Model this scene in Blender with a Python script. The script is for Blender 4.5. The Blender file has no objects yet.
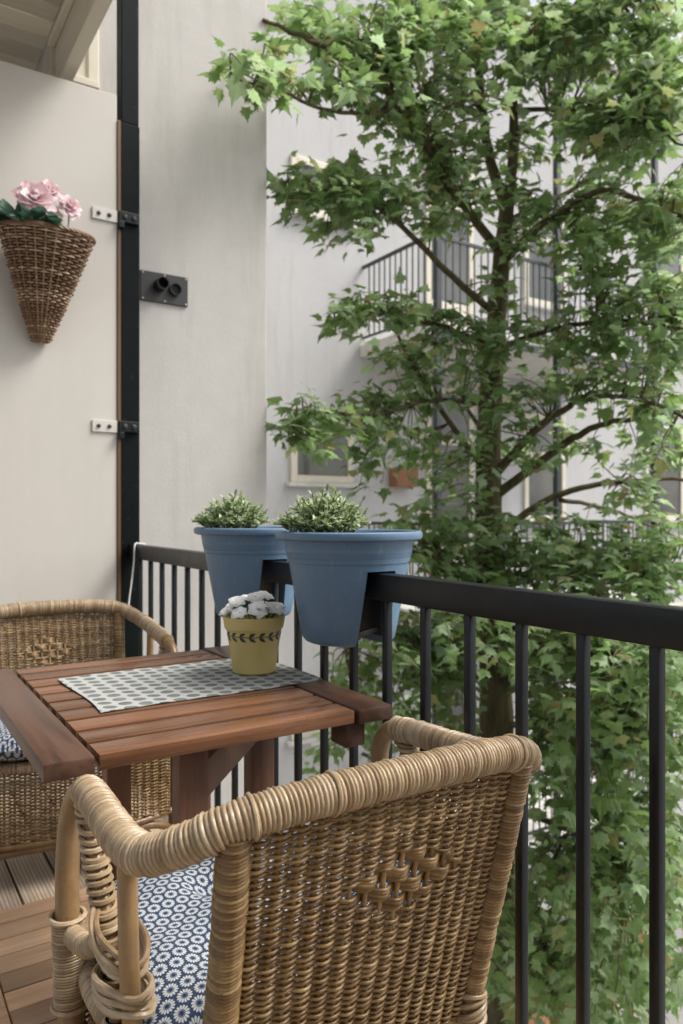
import bpy, bmesh, math, random
import numpy as np
from mathutils import Vector, Matrix
random.seed(7); RNG = np.random.default_rng(11)
PI = math.pi
scene = bpy.context.scene
col = scene.collection

# ------------------------------------------------------------------ camera geometry
CAM_H = 1.14
FX, FY = .543, .84                      # forward direction of the camera in the balcony's axes (Y runs along the railing)
F = 745.0
def at(px, py, d):                      # point of the place seen at a picture position, at depth d
    u = (px - 341.5) / F * d
    return np.array((FY*u + FX*d, -FX*u + FY*d, CAM_H - (py - 512) / F * d))

# ------------------------------------------------------------------ mesh builder
class MB:
    def __init__(s): s.v = []; s.f = []; s.seed = []; s.uv = []; s.n = 0
    def add(s, verts, faces, seed=None, uv=None):
        verts = np.asarray(verts, float); k = len(verts)
        s.v.append(verts)
        o = s.n
        s.f.extend([tuple(i + o for i in f) for f in faces])
        if seed is None: seed = random.random()
        s.seed.append(np.full(k, seed) if np.isscalar(seed) else np.asarray(seed, float))
        s.uv.append(np.zeros((k, 2)) if uv is None else np.asarray(uv, float))
        s.n += k
    def box(s, lo, hi, seed=None, rot=None, origin=None):
        (a, b, c), (d, e, f) = lo, hi
        v = np.array([(a,b,c),(d,b,c),(d,e,c),(a,e,c),(a,b,f),(d,b,f),(d,e,f),(a,e,f)], float)
        if rot is not None:
            o = np.array(origin if origin is not None else (0,0,0), float)
            v = (v - o) @ np.array(rot).T + o
        s.add(v, [(0,3,2,1),(4,5,6,7),(0,1,5,4),(1,2,6,5),(2,3,7,6),(3,0,4,7)], seed)
    def beam(s, p, q, w, h, seed=None, up=(0,0,1)):       # a bar of section w x h from p to q
        p = np.array(p, float); q = np.array(q, float); t = q - p; L = np.linalg.norm(t); t /= L
        up = np.array(up, float); sd = np.cross(t, up); sd /= np.linalg.norm(sd); up = np.cross(sd, t)
        v = []
        for e in (p, q):
            for a, b in ((-1,-1),(1,-1),(1,1),(-1,1)): v.append(e + sd*a*w/2 + up*b*h/2)
        s.add(v, [(3,2,1,0),(4,5,6,7),(0,1,5,4),(1,2,6,5),(2,3,7,6),(3,0,4,7)], seed)
    def tube(s, pts, r, sides=8, closed=False, seed=None, caps=True):
        pts = np.asarray(pts, float); n = len(pts)
        r = np.full(n, r) if np.isscalar(r) else np.asarray(r, float)
        if closed: t = np.roll(pts, -1, 0) - np.roll(pts, 1, 0)
        else: t = np.gradient(pts, axis=0)
        t /= np.maximum(np.linalg.norm(t, axis=1), 1e-9)[:, None]
        u = np.empty_like(t)
        a = np.array((0,0,1.)) if abs(t[0][2]) < .9 else np.array((1.,0,0))
        c = np.cross(t[0], a); c /= np.linalg.norm(c)
        for i in range(n):
            c = c - t[i] * c.dot(t[i]); c /= max(np.linalg.norm(c), 1e-9); u[i] = c
        w = np.cross(t, u)
        ang = np.linspace(0, 2*PI, sides, endpoint=False)
        v = pts[:, None, :] + r[:, None, None] * (np.cos(ang)[None, :, None]*u[:, None, :] + np.sin(ang)[None, :, None]*w[:, None, :])
        f = []
        for i in range(n if closed else n-1):
            j = (i+1) % n
            for k in range(sides):
                l = (k+1) % sides
                f.append((i*sides+k, i*sides+l, j*sides+l, j*sides+k))
        if caps and not closed:
            f.append(tuple(range(sides-1, -1, -1))); f.append(tuple((n-1)*sides + k for k in range(sides)))
        if seed is None: seed = random.random()
        if not np.isscalar(seed): seed = np.repeat(np.asarray(seed), sides)
        s.add(v.reshape(-1, 3), f, seed)
    def lathe(s, prof, segs=32, centre=(0,0,0), seed=None, cap0=False, cap1=False):
        prof = np.asarray(prof, float); n = len(prof)
        ang = np.linspace(0, 2*PI, segs, endpoint=False)
        v = np.stack([prof[:, 0, None]*np.cos(ang), prof[:, 0, None]*np.sin(ang), np.repeat(prof[:, 1, None], segs, 1)], -1) + np.array(centre)
        f = []
        for i in range(n-1):
            for k in range(segs):
                l = (k+1) % segs
                f.append((i*segs+k, i*segs+l, (i+1)*segs+l, (i+1)*segs+k))
        if cap0: f.append(tuple(range(segs-1, -1, -1)))
        if cap1: f.append(tuple((n-1)*segs + k for k in range(segs)))
        s.add(v.reshape(-1, 3), f, seed)
    def build(s, name, mat, parent=None, smooth=True, bevel=0, loc=None, sharp=40):
        me = bpy.data.meshes.new(name)
        V = np.concatenate(s.v)
        me.from_pydata(V.tolist(), [], s.f)
        at_ = me.attributes.new('seed', 'FLOAT', 'POINT'); at_.data.foreach_set('value', np.concatenate(s.seed).astype(np.float32))
        uv = np.concatenate(s.uv)
        if np.any(uv):
            l = me.uv_layers.new(name='UVMap'); li = np.empty(len(me.loops), int); me.loops.foreach_get('vertex_index', li)
            l.data.foreach_set('uv', uv[li].ravel().astype(np.float32))
        if bevel:
            bm = bmesh.new(); bm.from_mesh(me)
            bmesh.ops.bevel(bm, geom=[e for e in bm.edges if len(e.link_faces) == 2 and e.calc_face_angle() > .5], offset=bevel, segments=2, affect='EDGES', profile=.5)
            bm.to_mesh(me); bm.free()
        if smooth:
            me.shade_smooth()
            me.set_sharp_from_angle(angle=math.radians(sharp))
        me.materials.append(mat); me.update()
        o = bpy.data.objects.new(name, me); col.objects.link(o)
        if loc is not None: o.location = loc
        if parent: o.parent = parent
        return o

def tag(o, label=None, cat=None, group=None, kind=None):
    if label: o['label'] = label
    if cat: o['category'] = cat
    if group: o['group'] = group
    if kind: o['kind'] = kind
    return o
def empty(name, label, cat, loc=(0,0,0), rz=0, group=None):
    o = bpy.data.objects.new(name, None); o.empty_display_size = .1; col.objects.link(o)
    o.location = loc; o.rotation_euler = (0,0,rz)
    return tag(o, label, cat, group)
def copy_tree(o, parent=None):
    c = o.copy(); col.objects.link(c); c.parent = parent
    for ch in list(o.children): copy_tree(ch, c)
    return c
def smooth_path(pts, n=8, closed=False):                 # Catmull-Rom through the points
    P = np.asarray(pts, float); m = len(P); out = []
    for i in range(m if closed else m-1):
        if closed: a, b, c, d = P[i-1], P[i], P[(i+1) % m], P[(i+2) % m]
        else: a, b, c, d = P[max(i-1,0)], P[i], P[i+1], P[min(i+2,m-1)]
        for k in range(n):
            t = k/n
            out.append(.5*((2*b) + (-a+c)*t + (2*a-5*b+4*c-d)*t*t + (-a+3*b-3*c+d)*t**3))
    if not closed: out.append(P[-1])
    return np.array(out)
def resample(P, step):
    P = np.asarray(P, float); L = np.concatenate([[0], np.cumsum(np.linalg.norm(np.diff(P, axis=0), axis=1))])
    n = max(2, int(round(L[-1]/step)) + 1); s = np.linspace(0, L[-1], n)
    return np.stack([np.interp(s, L, P[:, k]) for k in range(P.shape[1])], 1), s

# ------------------------------------------------------------------ materials
class NT:
    def __init__(s, name):
        s.m = bpy.data.materials.new(name); s.m.use_nodes = True; s.t = s.m.node_tree; s.t.nodes.clear()
        s.out = s.n('ShaderNodeOutputMaterial'); s.p = s.n('ShaderNodeBsdfPrincipled'); s.l(s.p.outputs[0], s.out.inputs[0])
    def n(s, k, **kw):
        x = s.t.nodes.new(k)
        for a, b in kw.items(): setattr(x, a, b)
        return x
    def l(s, a, b): s.t.links.new(a, b)
    def set(s, sock, v):
        if hasattr(v, 'is_output'): s.l(v, sock)
        else: sock.default_value = v
    def m_(s, op, a, b=None, c=None):
        x = s.n('ShaderNodeMath', operation=op)
        for i, v in enumerate((a, b, c)):
            if v is not None: s.set(x.inputs[i], v)
        return x.outputs[0]
    def obj(s): return s.n('ShaderNodeTexCoord').outputs['Object']
    def uv(s): return s.n('ShaderNodeTexCoord').outputs['UV']
    def seed(s): return s.n('ShaderNodeAttribute', attribute_name='seed').outputs['Fac']
    def mapping(s, vec, scale=(1,1,1), loc=None):
        x = s.n('ShaderNodeMapping'); s.l(vec, x.inputs[0]); x.inputs['Scale'].default_value = scale
        if loc is not None: s.set(x.inputs['Location'], loc)
        return x.outputs[0]
    def noise(s, vec, scale=5, detail=4, rough=.55, dist=0):
        x = s.n('ShaderNodeTexNoise'); s.l(vec, x.inputs['Vector']); x.inputs['Scale'].default_value = scale
        x.inputs['Detail'].default_value = detail; x.inputs['Roughness'].default_value = rough; x.inputs['Distortion'].default_value = dist
        return x.outputs['Fac']
    def ramp(s, fac, stops):
        x = s.n('ShaderNodeValToRGB'); s.l(fac, x.inputs[0]); e = x.color_ramp.elements
        while len(e) < len(stops): e.new(.5)
        for i, (p, c) in enumerate(stops): e[i].position = p; e[i].color = (*c, 1) if len(c) == 3 else c
        return x.outputs[0]
    def mix(s, fac, a, b, mode='MIX'):
        x = s.n('ShaderNodeMix', data_type='RGBA', blend_type=mode)
        s.set(x.inputs[0], fac); s.set(x.inputs[6], (*a, 1) if isinstance(a, tuple) else a); s.set(x.inputs[7], (*b, 1) if isinstance(b, tuple) else b)
        return x.outputs[2]
    def bump(s, h, dist=.002, strength=.5):
        x = s.n('ShaderNodeBump'); s.l(h, x.inputs['Height']); x.inputs['Distance'].default_value = dist; x.inputs['Strength'].default_value = strength
        s.l(x.outputs[0], s.p.inputs['Normal'])
    def fin(s, color=None, rough=.6, spec=.5, metal=0):
        if color is not None: s.set(s.p.inputs['Base Color'], (*color, 1) if isinstance(color, tuple) else color)
        s.set(s.p.inputs['Roughness'], rough); s.p.inputs['Specular IOR Level'].default_value = spec; s.p.inputs['Metallic'].default_value = metal
        return s.m
def scl(c, k): return tuple(x*k for x in c)

def plaster(name, c, mott=.12, bump=.5, stain=.0):
    t = NT(name); o = t.obj()
    a = t.noise(o, 1.3, 5, .6); b = t.noise(o, 14, 4, .6)
    m = t.m_('ADD', t.m_('MULTIPLY', a, .6), t.m_('MULTIPLY', b, .4))
    cc = t.ramp(m, [(.3, scl(c, 1-mott)), (.7, scl(c, 1+mott*.4))])
    if stain:
        st = t.noise(t.mapping(o, (5, 5, .5)), 1.6, 5, .65)
        cc = t.mix(t.m_('MULTIPLY', t.ramp(st, [(.5, (0,0,0)), (.75, (1,1,1))]), stain), cc, (.30,.275,.235))
    h = t.m_('ADD', t.noise(o, 60, 4, .6), t.m_('MULTIPLY', t.noise(o, 260, 2, .5), .6))
    t.bump(h, .004, bump)
    return t.fin(cc, .85, .25)
def wood(name, c1, c2, axis, rough=.45, grain=1, groove=0, wear=0.0):
    t = NT(name); o = t.obj(); sd = t.seed()
    off = t.n('ShaderNodeCombineXYZ')
    for i in range(3): t.l(t.m_('MULTIPLY', sd, 37.0 + 11*i), off.inputs[i])
    v = t.n('ShaderNodeVectorMath', operation='ADD'); t.l(o, v.inputs[0]); t.l(off.outputs[0], v.inputs[1])
    sc = [55, 55, 55]; sc[axis] = 3.0
    g = t.noise(t.mapping(v.outputs[0], tuple(sc)), 1*grain, 5, .65, .6)
    sc2 = [14, 14, 14]; sc2[axis] = 1.2
    g2 = t.noise(t.mapping(v.outputs[0], tuple(sc2)), 1, 3, .5, 1.2)
    k = t.m_('ADD', t.m_('MULTIPLY', g, .55), t.m_('MULTIPLY', g2, .45))
    cc = t.ramp(k, [(.32, c1), (.68, c2)])
    var = t.m_('ADD', t.m_('MULTIPLY', sd, .7), .62)
    cmb = t.n('ShaderNodeCombineColor')
    for i in range(3): t.l(var, cmb.inputs[i])
    cc = t.mix(1.0, cc, cmb.outputs[0], 'MULTIPLY')
    if wear:
        w = t.ramp(t.noise(o, 7, 5, .6), [(.5, (0,0,0)), (.72, (1,1,1))])
        cc = t.mix(t.m_('MULTIPLY', w, wear), cc, (.30,.25,.20))
    h = g
    if groove:
        sp = t.n('ShaderNodeSeparateXYZ'); t.l(o, sp.inputs[0])
        s_ = t.m_('SINE', t.m_('MULTIPLY', sp.outputs[0], 2*PI/.011))
        gv = t.m_('MULTIPLY', t.m_('GREATER_THAN', s_, .35), -1.6)
        h = t.m_('ADD', g, gv)
        cc = t.mix(t.m_('MULTIPLY', gv, -.30), cc, (.09,.065,.045))  # groove shade painted in as a darker colour
        t.bump(h, .004, 1)
    else: t.bump(h, .0015, .5)
    return t.fin(cc, t.m_('ADD', t.m_('MULTIPLY', g, .25), rough-.1), .4)
def rattan(name, c1, c2, c3, rough=.42):
    t = NT(name); o = t.obj(); sd = t.seed()
    wn = t.n('ShaderNodeTexWhiteNoise', noise_dimensions='1D'); t.l(sd, wn.inputs['W'])
    n = t.noise(o, 45, 4, .6); n2 = t.noise(t.mapping(o, (9,9,2.2)), 4, 4, .6)
    k = t.m_('ADD', t.m_('ADD', t.m_('MULTIPLY', wn.outputs[0], .35), t.m_('MULTIPLY', n, .30)), t.m_('MULTIPLY', n2, .40))
    cc = t.ramp(k, [(.25, c1), (.52, c2), (.8, c3)])
    sp = t.ramp(t.noise(o, 120, 3, .7), [(.62, (0,0,0)), (.74, (1,1,1))])
    cc = t.mix(t.m_('MULTIPLY', sp, .45), cc, scl(c1, .45))
    t.bump(t.noise(o, 300, 2, .5), .0006, .5)
    return t.fin(cc, rough, .4)
def paint(name, c, rough=.35, var=.1, bump=.25, spec=.5, bs=90, chips=None, scuff=None):
    t = NT(name); o = t.obj()
    cc = t.ramp(t.noise(o, 6, 5, .6), [(.3, scl(c, 1-var)), (.7, scl(c, 1+var))])
    if chips:
        cc = t.mix(t.ramp(t.noise(o, 38, 4, .7), [(.66, (0,0,0)), (.69, (1,1,1))]), cc, chips)
    if scuff:
        sc_ = t.ramp(t.noise(t.mapping(o, (30, 30, 7)), 2.2, 6, .72), [(.54, (0,0,0)), (.72, (1,1,1))])
        cc = t.mix(t.m_('MULTIPLY', sc_, scuff[1]), cc, scuff[0])
    t.bump(t.noise(o, bs, 3, .5), .001, bump)
    r = t.m_('ADD', t.m_('MULTIPLY', t.noise(o, 11, 4, .6), .25), rough-.12)
    return t.fin(cc, r, spec)
def leaf_mat(name, stops, trans=.4, rough=.45):
    t = NT(name); sd = t.seed()
    wn = t.n('ShaderNodeTexWhiteNoise', noise_dimensions='1D'); t.l(sd, wn.inputs['W'])
    c = t.ramp(wn.outputs[0], stops)
    n = t.noise(t.obj(), 30, 3, .5)
    c = t.mix(t.m_('MULTIPLY', n, .5), c, scl(stops[0][1], .8))
    t.fin(c, rough, .35)
    tr = t.n('ShaderNodeBsdfTranslucent')
    c2 = t.n('ShaderNodeHueSaturation'); t.l(c, c2.inputs['Color']); c2.inputs['Value'].default_value = 1.35; c2.inputs['Hue'].default_value = .485
    t.l(c2.outputs[0], tr.inputs[0])
    mx = t.n('ShaderNodeMixShader'); mx.inputs[0].default_value = trans
    t.l(t.p.outputs[0], mx.inputs[1]); t.l(tr.outputs[0], mx.inputs[2]); t.l(mx.outputs[0], t.out.inputs[0])
    return t.m
def hexcell(t, cw, ch):
    sp = t.n('ShaderNodeSeparateXYZ'); t.l(t.uv(), sp.inputs[0])
    u, v = sp.outputs[0], sp.outputs[1]
    def cell(off):
        r = []
        for c, w in ((u, cw), (v, ch)):
            q = t.m_('ADD', t.m_('DIVIDE', c, w), off + 50)
            r.append(t.m_('MULTIPLY', t.m_('SUBTRACT', t.m_('FRACT', q), .5), w))
        return r
    (ax, ay), (bx, by) = cell(0), cell(.5)
    def ln(x, y): return t.m_('SQRT', t.m_('ADD', t.m_('MULTIPLY', x, x), t.m_('MULTIPLY', y, y)))
    da, db = ln(ax, ay), ln(bx, by)
    k = t.m_('GREATER_THAN', da, db)
    def mixf(a, b): return t.m_('ADD', a, t.m_('MULTIPLY', k, t.m_('SUBTRACT', b, a)))
    return mixf(ax, bx), mixf(ay, by), t.m_('MINIMUM', da, db)
def cloth_bump(t, o):
    t.bump(t.m_('ADD', t.noise(o, 900, 2, .5), t.m_('MULTIPLY', t.noise(o, 40, 3, .5), 2)), .0008, .5)
def daisy_cloth():
    t = NT('daisy_cotton'); o = t.obj()
    x, y, r = hexcell(t, .0248, .0430)
    th = t.m_('ARCTAN2', y, x)
    pet = t.m_('COSINE', t.m_('MULTIPLY', th, 14.0))
    R = t.m_('ADD', .0100, t.m_('MULTIPLY', pet, .0011))
    white = t.m_('MULTIPLY', t.m_('LESS_THAN', r, R), t.m_('GREATER_THAN', r, .0050))
    gap = t.m_('GREATER_THAN', pet, -.72)
    white = t.m_('MULTIPLY', white, gap)
    ring = t.m_('MULTIPLY', t.m_('LESS_THAN', r, .0044), t.m_('GREATER_THAN', r, .0030))
    base = t.mix(t.ramp(t.noise(o, 700, 2, .5), [(.56, (0,0,0)), (.62, (1,1,1))]), (.022,.040,.078), (.07,.105,.155))
    c = t.mix(t.m_('MULTIPLY', ring, .75), base, (.15,.19,.26))
    c = t.mix(t.m_('LESS_THAN', r, .0026), c, (.018,.03,.07))
    c = t.mix(white, c, (.48,.49,.49))
    cloth_bump(t, o)
    return t.fin(c, .9, .15)
def oval_cloth():
    t = NT('oval_print_cotton'); o = t.obj()
    x, y, r = hexcell(t, .044, .066)
    e = t.m_('ADD', t.m_('POWER', t.m_('DIVIDE', x, .0150), 2), t.m_('POWER', t.m_('DIVIDE', y, .0135), 2))
    dark = t.m_('LESS_THAN', e, 1.0)
    shade = t.ramp(t.noise(o, 30, 3, .6), [(.3, (.10,.105,.10)), (.7, (.18,.185,.175))])
    c = t.mix(dark, (.35,.36,.345), shade)
    cloth_bump(t, o)
    return t.fin(c, .9, .15)

M = {}
M['panel'] = plaster('cream_painted_board', (.54,.512,.467), .04, .07, .10)
M['wing'] = plaster('cream_plaster', (.52,.50,.468), .10, .25, .35)
M['facade'] = plaster('grey_plaster', (.50,.496,.498), .08, .5, .28)
M['slab'] = plaster('pale_concrete', (.60,.585,.555), .15, .5, .4)
M['trim'] = paint('cream_window_paint', (.62,.575,.47), .45, .06)
M['soffit'] = wood('cream_painted_planks', (.62,.55,.43), (.74,.67,.54), 0, .6)
M['beam'] = wood('cream_painted_beam', (.62,.56,.45), (.72,.66,.55), 1, .55)
M['black'] = paint('black_gloss_metal', (.0055,.007,.008), .34, .25, .35, .30, 70, None, ((.05,.052,.05), .15))
M['post'] = paint('black_worn_metal', (.0035,.006,.006), .55, .25, .3, .10, 60, (.03,.035,.035))
M['steel'] = paint('dark_steel_paint', (.025,.033,.036), .45, .2)
M['brownstrip'] = wood('brown_edge_wood', (.10,.055,.025), (.19,.11,.05), 2)
M['galv'] = paint('pale_metal_plate', (.55,.53,.48), .4, .1, .2, .5)
M['darkplate'] = paint('dark_grey_plate', (.026,.025,.024), .45, .15, .2)
M['hole'] = paint('black_rubber', (.008,.008,.008), .7, .1)
M['tableX'] = wood('oiled_hardwood_cross', (.072,.029,.013), (.245,.115,.058), 0, .27)
M['tableY'] = wood('oiled_hardwood_long', (.050,.024,.015), (.150,.076,.047), 1, .32)
M['tableZ'] = wood('oiled_hardwood_legs', (.10,.045,.026), (.23,.112,.064), 2, .45)
M['deck'] = wood('grooved_deck_wood', (.34,.25,.175), (.58,.46,.345), 1, .75, 1, 1, .3)
M['duck'] = wood('brown_duckboard_wood', (.36,.205,.115), (.60,.40,.245), 0, .7, 1, 0, .3)
M['rattan_wrap'] = rattan('rattan_wrap_cane', (.17,.105,.052), (.32,.23,.135), (.50,.40,.27), .33)
M['rattan_pole'] = rattan('rattan_pole_cane', (.10,.055,.022), (.215,.128,.055), (.33,.225,.115), .28)
M['rattan_weave'] = rattan('rattan_woven_core', (.090,.048,.016), (.195,.114,.042), (.38,.26,.12), .26)
M['willow'] = rattan('willow_rods', (.080,.038,.018), (.215,.122,.066), (.56,.43,.30), .45)
M['blue'] = paint('blue_plastic', (.105,.180,.272), .42, .05, .15, .45, 140, None, ((.24,.29,.33), .38))
M['soil'] = paint('dark_soil', (.03,.02,.014), .95, .4, 1, .2, 60)
M['yellow'] = paint('yellow_glazed_clay', (.53,.425,.165), .4, .14, .2, .45)
M['vine'] = paint('dark_green_glaze', (.025,.035,.02), .5, .1)
M['cushion'] = daisy_cloth()
M['runner'] = oval_cloth()
M['bark'] = NT('maple_bark')
_t = M['bark']; _o = _t.obj()
_g = _t.noise(_t.mapping(_o, (22, 22, 4)), 1, 6, .65, .5)
_t.bump(_g, .02, .8)
M['bark'] = _t.fin(_t.ramp(_g, [(.3, (.05,.042,.022)), (.7, (.17,.14,.08))]), .9, .2)
M['maple'] = leaf_mat('maple_leaf', [(0, (.10,.18,.050)), (.30, (.19,.31,.095)), (.58, (.27,.40,.18)), (.85, (.40,.54,.34)), (.96, (.34,.33,.13)), (1, (.30,.23,.10))], .55, .42)
M['bushleaf'] = leaf_mat('variegated_leaf', [(0, (.12,.20,.06)), (.30, (.26,.36,.14)), (.6, (.48,.57,.32)), (1, (.76,.78,.64))], .3)
M['greenleaf'] = leaf_mat('pot_plant_leaf', [(0, (.02,.055,.02)), (.6, (.04,.10,.035)), (1, (.08,.15,.06))], .2)
M['roseleaf'] = leaf_mat('silk_rose_leaf', [(0, (.025,.075,.045)), (.6, (.05,.13,.075)), (1, (.22,.30,.30))], .2)
M['whitepetal'] = leaf_mat('white_petal', [(0, (.93,.93,.92)), (1, (.95,.95,.94))], .45, .6)
M['pinkpetal'] = leaf_mat('pink_petal', [(0, (.66,.42,.43)), (.4, (.76,.58,.60)), (.75, (.80,.72,.76)), (1, (.84,.81,.82))], .3, .6)
M['gold'] = leaf_mat('flower_heart', [(0, (.45,.28,.06)), (1, (.55,.38,.12))], .2, .6)
M['white'] = paint('white_paint', (.75,.74,.71), .5, .04)
M['cord'] = paint('white_cord', (.72,.70,.66), .8, .05)
M['orange'] = wood('orange_timber', (.24,.115,.05), (.40,.22,.11), 2, .6)
M['terracotta'] = paint('terracotta', (.26,.12,.065), .8, .15)
M['bluepaint'] = paint('blue_garden_paint', (.04,.14,.36), .5, .1)
M['ground'] = plaster('courtyard_paving', (.24,.235,.225), .2, .6, .3)
def glass_mat():
    t = NT('window_glass'); c = t.ramp(t.noise(t.obj(), 1.2, 3, .5), [(.35, (.05,.055,.055)), (.65, (.14,.14,.13))])
    return t.fin(c, .08, .6)
M['glass'] = glass_mat()

# ------------------------------------------------------------------ the setting
g = MB(); g.box((-60,-60,-6.3), (60,60,-6.0)); tag(g.build('ground', M['ground'], smooth=False), kind='structure')
deck = MB()
x = -1.0; i = 0
while x < 1.06:
    deck.box((x, -1.6, -.028), (min(x+.109, 1.07), 3.295, 0)); x += .117
deck.box((-1.0, -1.6, -.06), (1.07, 3.295, -.034), .5)
tag(deck.build('balcony_floor', M['deck'], smooth=False, bevel=.002), kind='structure')
sl = MB(); sl.box((-1.3, -1.8, -.3), (1.1, 3.45, -.062)); tag(sl.build('balcony_slab', M['slab'], smooth=False), kind='structure')

# wing of the house behind the screen
w = empty('side_wall', 'cream plastered house wing rising beside the black post', 'wall', (1.85, 3.6, -6))
b = MB(); pl_ = [(.72,3.6),(1.85,3.6),(1.85,7.846),(-3.6,7.846),(-3.6,5.2),(.72,5.2)]
b.add([(x_,y_,z_) for z_ in (-6.0,9.5) for x_,y_ in pl_], [(5,4,3,2,1,0),(6,7,8,9,10,11)]+[(k,(k+1)%6,(k+1)%6+6,k+6) for k in range(6)])
b.build('wall', M['wing'], w, smooth=False, bevel=.012).location = (-1.85, -3.6, 6)
wf = MB()
x0, x1, z0, z1, y = .73, .95, 3.17, 3.95, 3.6
for lo, hi in (((x0,y-.03,z0-.035),(x1,y+.01,z0)), ((x0,y-.02,z0),(x0+.05,y+.01,z1)), ((x1-.05,y-.02,z0+.002),(x1,y+.01,z1)), ((x0,y-.02,z1),(x1,y+.01,z1+.05))): wf.box(lo, hi)
fr = wf.build('window_frame', M['trim'], w, smooth=False, bevel=.004); fr.location = (-1.85, -3.6, 6)
pn = MB(); pn.box((x0+.05, y-.008, z0), (x1-.05, y-.003, z1)); pn.build('pane', M['trim'], fr, smooth=False)

# canopy over the far end: planks and an edge beam
rf = empty('canopy', 'cream painted plank canopy with a heavy edge beam above the screen', 'canopy', (-.2, 3, 3.283))
pb = MB(); y = 2.25
while y < 5.1:
    pb.box((-1.3, y, 3.283), (.715, y+.112, 3.305)); y += .118
pb.build('plank_ceiling', M['soffit'], rf, smooth=False, bevel=.004).location = (.2, -3, -3.283)
bb = MB(); bb.box((.75, 2.2, 3.083), (.808, 3.59, 3.40), .4); bb.box((.718, 2.22, 3.262), (.7485, 3.58, 3.39), .6)
bb.build('edge_beam', M['beam'], rf, smooth=False, bevel=.004).location = (.2, -3, -3.283)

# unseen wall and roof slab added behind the viewer to shade the near chair's back
b = MB(); b.box((-1.25, -1.68, -.02), (.95, -1.62, 2.88)); tag(b.build('added_shade_wall', M['panel'], smooth=False), kind='structure')
b = MB(); b.box((-1.3, -1.8, 2.9), (1.1, .72, 3.08)); tag(b.build('added_shade_roof', M['slab'], smooth=False), kind='structure')

# screen between balconies, with its brackets
ps = empty('privacy_screen', 'smooth cream screen panel fixed to the black post', 'screen', (0, 3.3, 0))
b = MB(); b.box((-1.25, 3.3, .03), (.953, 3.33, 2.98)); b.build('panel', M['panel'], ps, smooth=False, bevel=.003).location = (0,-3.3,0)
b = MB(); b.box((.9535, 3.294, .0), (.969, 3.345, 2.87)); b.build('edge_strip', M['brownstrip'], ps, smooth=False, bevel=.002).location = (0,-3.3,0)
for z in (2.44, 1.515):
    b = MB(); b.box((.845, 3.292, z-.026), (.952, 3.2985, z+.026)); br = b.build('bracket', M['galv'], ps, smooth=False, bevel=.0015); br.location = (0,-3.3,0)
    for xx in (.872, .918):
        s_ = MB(); s_.lathe([(.009,0),(.009,.004),(.006,.006)], 10, seed=.2, cap1=True)
        so = s_.build('screw', M['darkplate'], br); so.rotation_euler = (PI/2,0,0); so.location = (xx, 3.292, z)

post = empty('post', 'tall black steel post at the end of the railing', 'post', (1.01, 3.34, 0))
b = MB(); b.box((.971, 3.302, -.05), (1.056, 3.385, 2.87)); b.box((.974, 3.305, 2.872), (1.053, 3.382, 6.2))
b.build('upright', M['post'], post, smooth=False, bevel=.004).location = (-1.01,-3.34,0)
for z in (2.445, 1.518):
    b = MB(); b.box((.958, 3.286, z-.024), (1.05, 3.3015, z+.024)); b.box((.955, 3.27, z-.055), (.978, 3.3012, z-.026))
    cl = b.build('clip', M['black'], post, smooth=False, bevel=.003); cl.location = (-1.01,-3.34,0)
    for xx in (.985, 1.025):
        s_ = MB(); s_.lathe([(.011,0),(.011,.006),(.007,.008)], 6, seed=.2, cap1=True)
        so = s_.build('bolt', M['darkplate'], cl, smooth=False); so.rotation_euler = (PI/2,0,0); so.location = (xx, 3.286, z)

vp = empty('vent_plate', 'dark metal wall plate with two round pipe outlets', 'vent', (1.27, 3.6, 2.25))
b = MB(); b.box((1.152, 3.588, 2.178), (1.394, 3.6, 2.325)); b.build('plate', M['darkplate'], vp, smooth=False, bevel=.002).location = (-1.27,-3.6,-2.25)
for xx, zz, L in ((1.247, 2.262, .055), (1.325, 2.252, .02)):
    p = MB(); p.lathe([(.031,0),(.031,L),(.026,L),(.026,.004),(.0,.004)], 24, seed=.3); o = p.build('pipe_outlet', M['hole'], vp)
    o.rotation_euler = (PI/2,0,0); o.location = (xx-1.27, -.012, zz-2.25)
for xx in (1.162, 1.273, 1.384):
    for zz in (2.188, 2.315):
        p = MB(); p.lathe([(.0045,0),(.0045,.002),(.002,.003)], 8, cap1=True); o = p.build('screw', M['galv'], vp)
        o.rotation_euler = (PI/2,0,0); o.location = (xx-1.27, -.012, zz-2.25)

# ------------------------------------------------------------------ railing
rail = empty('balcony_railing', 'black metal balcony railing with square balusters under a flat handrail', 'railing', (1.02, 0, 0))
def rb(name, lo, hi, bev=.003, mat='black'):
    b = MB(); b.box(lo, hi); o = b.build(name, M[mat], rail, smooth=True, bevel=bev); o.location = (-1.02,0,0); return o
rb('handrail', (1.0, -1.5, .937), (1.042, 3.298, .998), .004)
rb('bottom_rail', (1.005, -1.5, .07), (1.035, 3.30, .105))
y = .692 - .1384*9
while y < 3.28:
    rb('baluster', (1.011, y-.009, .105), (1.029, y+.009, .9365), .0025); y += .1384

# cord looped over the end of the rail
c = MB(); c.tube(smooth_path([(1.046,3.20,.985),(1.044,3.19,.999),(1.02,3.185,1.0025),(.996,3.18,.999),(.985,3.16,.93),(.965,3.13,.84),(.945,3.10,.76),(.93,3.05,.73)], 8), .0035, 6)
tag(c.build('cord', M['cord']), 'thin white cord looped over the railing end beside the screen', 'cord')

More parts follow.
